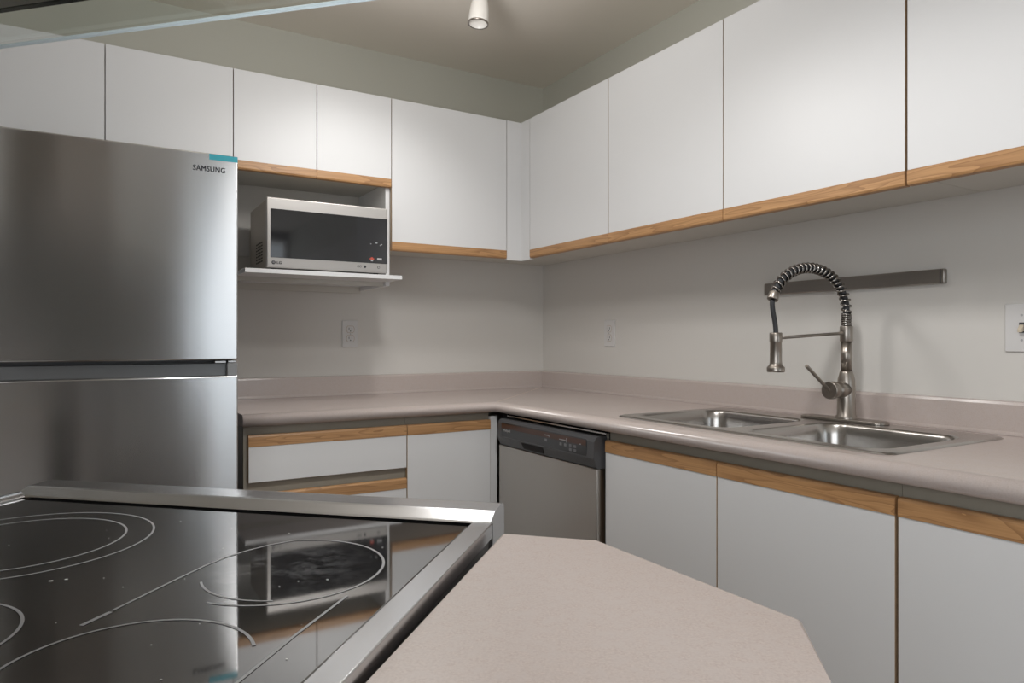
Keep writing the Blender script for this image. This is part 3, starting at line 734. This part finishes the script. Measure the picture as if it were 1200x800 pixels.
# ================================================================== PENINSULA (turned 45 degrees)
RP = -PI/4
t = thing('peninsula_counter', 'peninsula with clipped-corner pinkish beige top in the foreground', 'counter', (.63, -2.9, 0), RP)
def w2p(x, y): return ((x-y)/2**.5, (x+y)/2**.5)
def cc(poly): return poly
top = [(.4745, -2.585), (.588, -2.586), (.779, -2.773), (.781, -2.882), (.781, -3.20), (.482, -3.20), (.4785, -2.978)]
b = nb(); prism(b, top[::-1], .876, .914, .004, 3); part('worktop_slab', b, M['counter'], t)
ins = [(.500, -2.62), (.575, -2.62), (.750, -2.79), (.750, -3.17), (.500, -3.17)]
b = nb(); prism(b, ins[::-1], .09, .8757); part('carcass', b, M['laminate'], t)
ins2 = [(.530, -2.67), (.565, -2.67), (.70, -2.81), (.70, -3.12), (.530, -3.12)]
b = nb(); prism(b, ins2[::-1], 0, .0898); part('toe_kick', b, M['darkgap'], t)

# ================================================================== RANGE HOOD
t = thing('range_hood', 'range hood with flat glass canopy overhead at the top left', 'range hood', (.09, -2.9, 1.57), RP)
b = nb(); box(b, -.36, .54, -3.18, -2.5875, 1.570, 1.5755)
for f in b.faces:
    c = f.calc_center_median()
    if abs(c.z-1.57275) < .002: f.material_index = 1
part('glass_canopy', b, [M['hood_glass'], M['hood_glass']], t, 'clear greenish glass canopy with bright edge')
b = nb(); tube(b, [(-.36, -2.5875, 1.5705), (.54, -2.5875, 1.5705)], .0028, 10); part('glint_strip', b, M['edge_glint'], t, 'pale strip standing in for light caught by the front glass edge')  # light caught by the glass edge, painted as a pale strip
b = nb(); box(b, -.30, .48, -3.17, -2.668, 1.5762, 1.640, .003, 2); part('body', b, M['hood_steel'], t)
b = nb(); box(b, -.302, .482, -2.6678, -2.6600, 1.5758, 1.586); part('gasket', b, M['darkgap'], t, 'black gasket strip')
b = nb(); box(b, -.06, .24, -3.10, -2.84, 1.6402, 2.3995, .003, 2); part('chimney', b, M['hood_steel'], t)

# ================================================================== CEILING LIGHTS
t = thing('track_light', 'ceiling track light with small white spot heads above the back cabinets', 'track light', (-1.1, -.88, 2.40))
d = Vector((-.93, -.33, 0)).normalized()
p0 = Vector((-.70, -.72, 2.383)); p1 = p0+d*1.10
b = nb()
sd = Vector((-d.y, d.x, 0))*.011
for s0, s1 in ((-1, 1),):
    vs = []
    for p in (p0, p1):
        vs.append([b.verts.new(p+sd*a+Vector((0, 0, z))) for a, z in ((-1, -.010), (1, -.010), (1, .010), (-1, .010))])
    b.faces.new(vs[0]); b.faces.new(vs[1][::-1])
    for i in range(4): b.faces.new((vs[0][i], vs[0][(i+1) % 4], vs[1][(i+1) % 4], vs[1][i]))
part('track_bar', b, M['lampwhite'], t)
b = nb(); cyl(b, (*(p0+d*.55).to_2d(), 2.392), (*(p0+d*.55).to_2d(), 2.3995), .055, seg=32); part('ceiling_plate', b, M['lampwhite'], t)
heads = [(Vector((-.785, -.781, 2.231)), Vector((-.10, -.02, -1)), .034), (Vector((-.985, -.835, 2.285)), Vector((-.35, -.05, -.9)), .030), (Vector((-1.30, -.93, 2.27)), Vector((-.2, .5, -.8)), .030), (Vector((-1.62, -1.05, 2.27)), Vector((.2, .5, -.8)), .030)]
for hp_, ax_, r in heads:
    ax_ = ax_.normalized()
    b = nb()
    lathe(b, hp_, [(r*.96, -.001), (r, .0), (r*1.02, -.010), (r*.99, -.035), (r*.92, -.060), (r*.76, -.085), (r*.55, -.100), (.001, -.104)], 28, axis=ax_)
    sh = part('spot_head', b, M['lampwhite'], t)
    b = nb(); lathe(b, hp_, [(r*.90, .0005), (r*1.04, .0015), (r*1.05, -.0035), (r*1.0, -.005)], 28, axis=ax_); part('bezel', b, M['nickel'], sh, 'brushed nickel rim')
    b = nb(); lathe(b, hp_, [(r*.92, .0), (r*.75, -.012), (r*.4, -.02), (.001, -.022)], 28, axis=ax_); part('bulb', b, M['lampwhite'], sh)
    tp = hp_-ax_*.10; top_ = Vector((tp.x, tp.y, 2.374))
    if top_.z-tp.z > .012:
        b = nb(); cyl(b, tp, top_, .006, seg=12); part('stem', b, M['nickel'], t)
t = thing('ceiling_lamp', 'round white downlight on the ceiling between sink and peninsula', 'ceiling lamp', (-1.28, -2.12, 2.40))
b = nb(); lathe(b, (-1.28, -2.12, 0), [(.001, 2.3995), (.11, 2.3995), (.11, 2.31), (.105, 2.308), (.098, 2.31), (.092, 2.34), (.001, 2.345)], 40); part('housing', b, M['lampwhite'], t)
b = nb(); lathe(b, (-1.28, -2.12, 0), [(.08, 2.344), (.06, 2.335), (.001, 2.332)], 40); part('lens', b, M['lamp_glow'], t)
t = thing('fill_light_fixture', 'added unseen pendant fixture around the fill light in the kitchen', 'added light fixture', (-1.18, -1.20, 2.40))  # made-up pendant, added to house the fill light
b = nb(); cyl(b, (-1.18, -1.20, 2.375), (-1.18, -1.20, 2.3995), .06, seg=40, bev=.003); part('ceiling_plate', b, M['lampwhite'], t)
b = nb(); cyl(b, (-1.18, -1.20, 2.16), (-1.18, -1.20, 2.375), .005, seg=12); part('stem', b, M['nickel'], t)
b = nb(); lathe(b, (-1.18, -1.20, 0), [(.022, 2.17), (.022, 2.13), (.03, 2.12), (.001, 2.119)], 32); part('lamp_holder', b, M['nickel'], t)
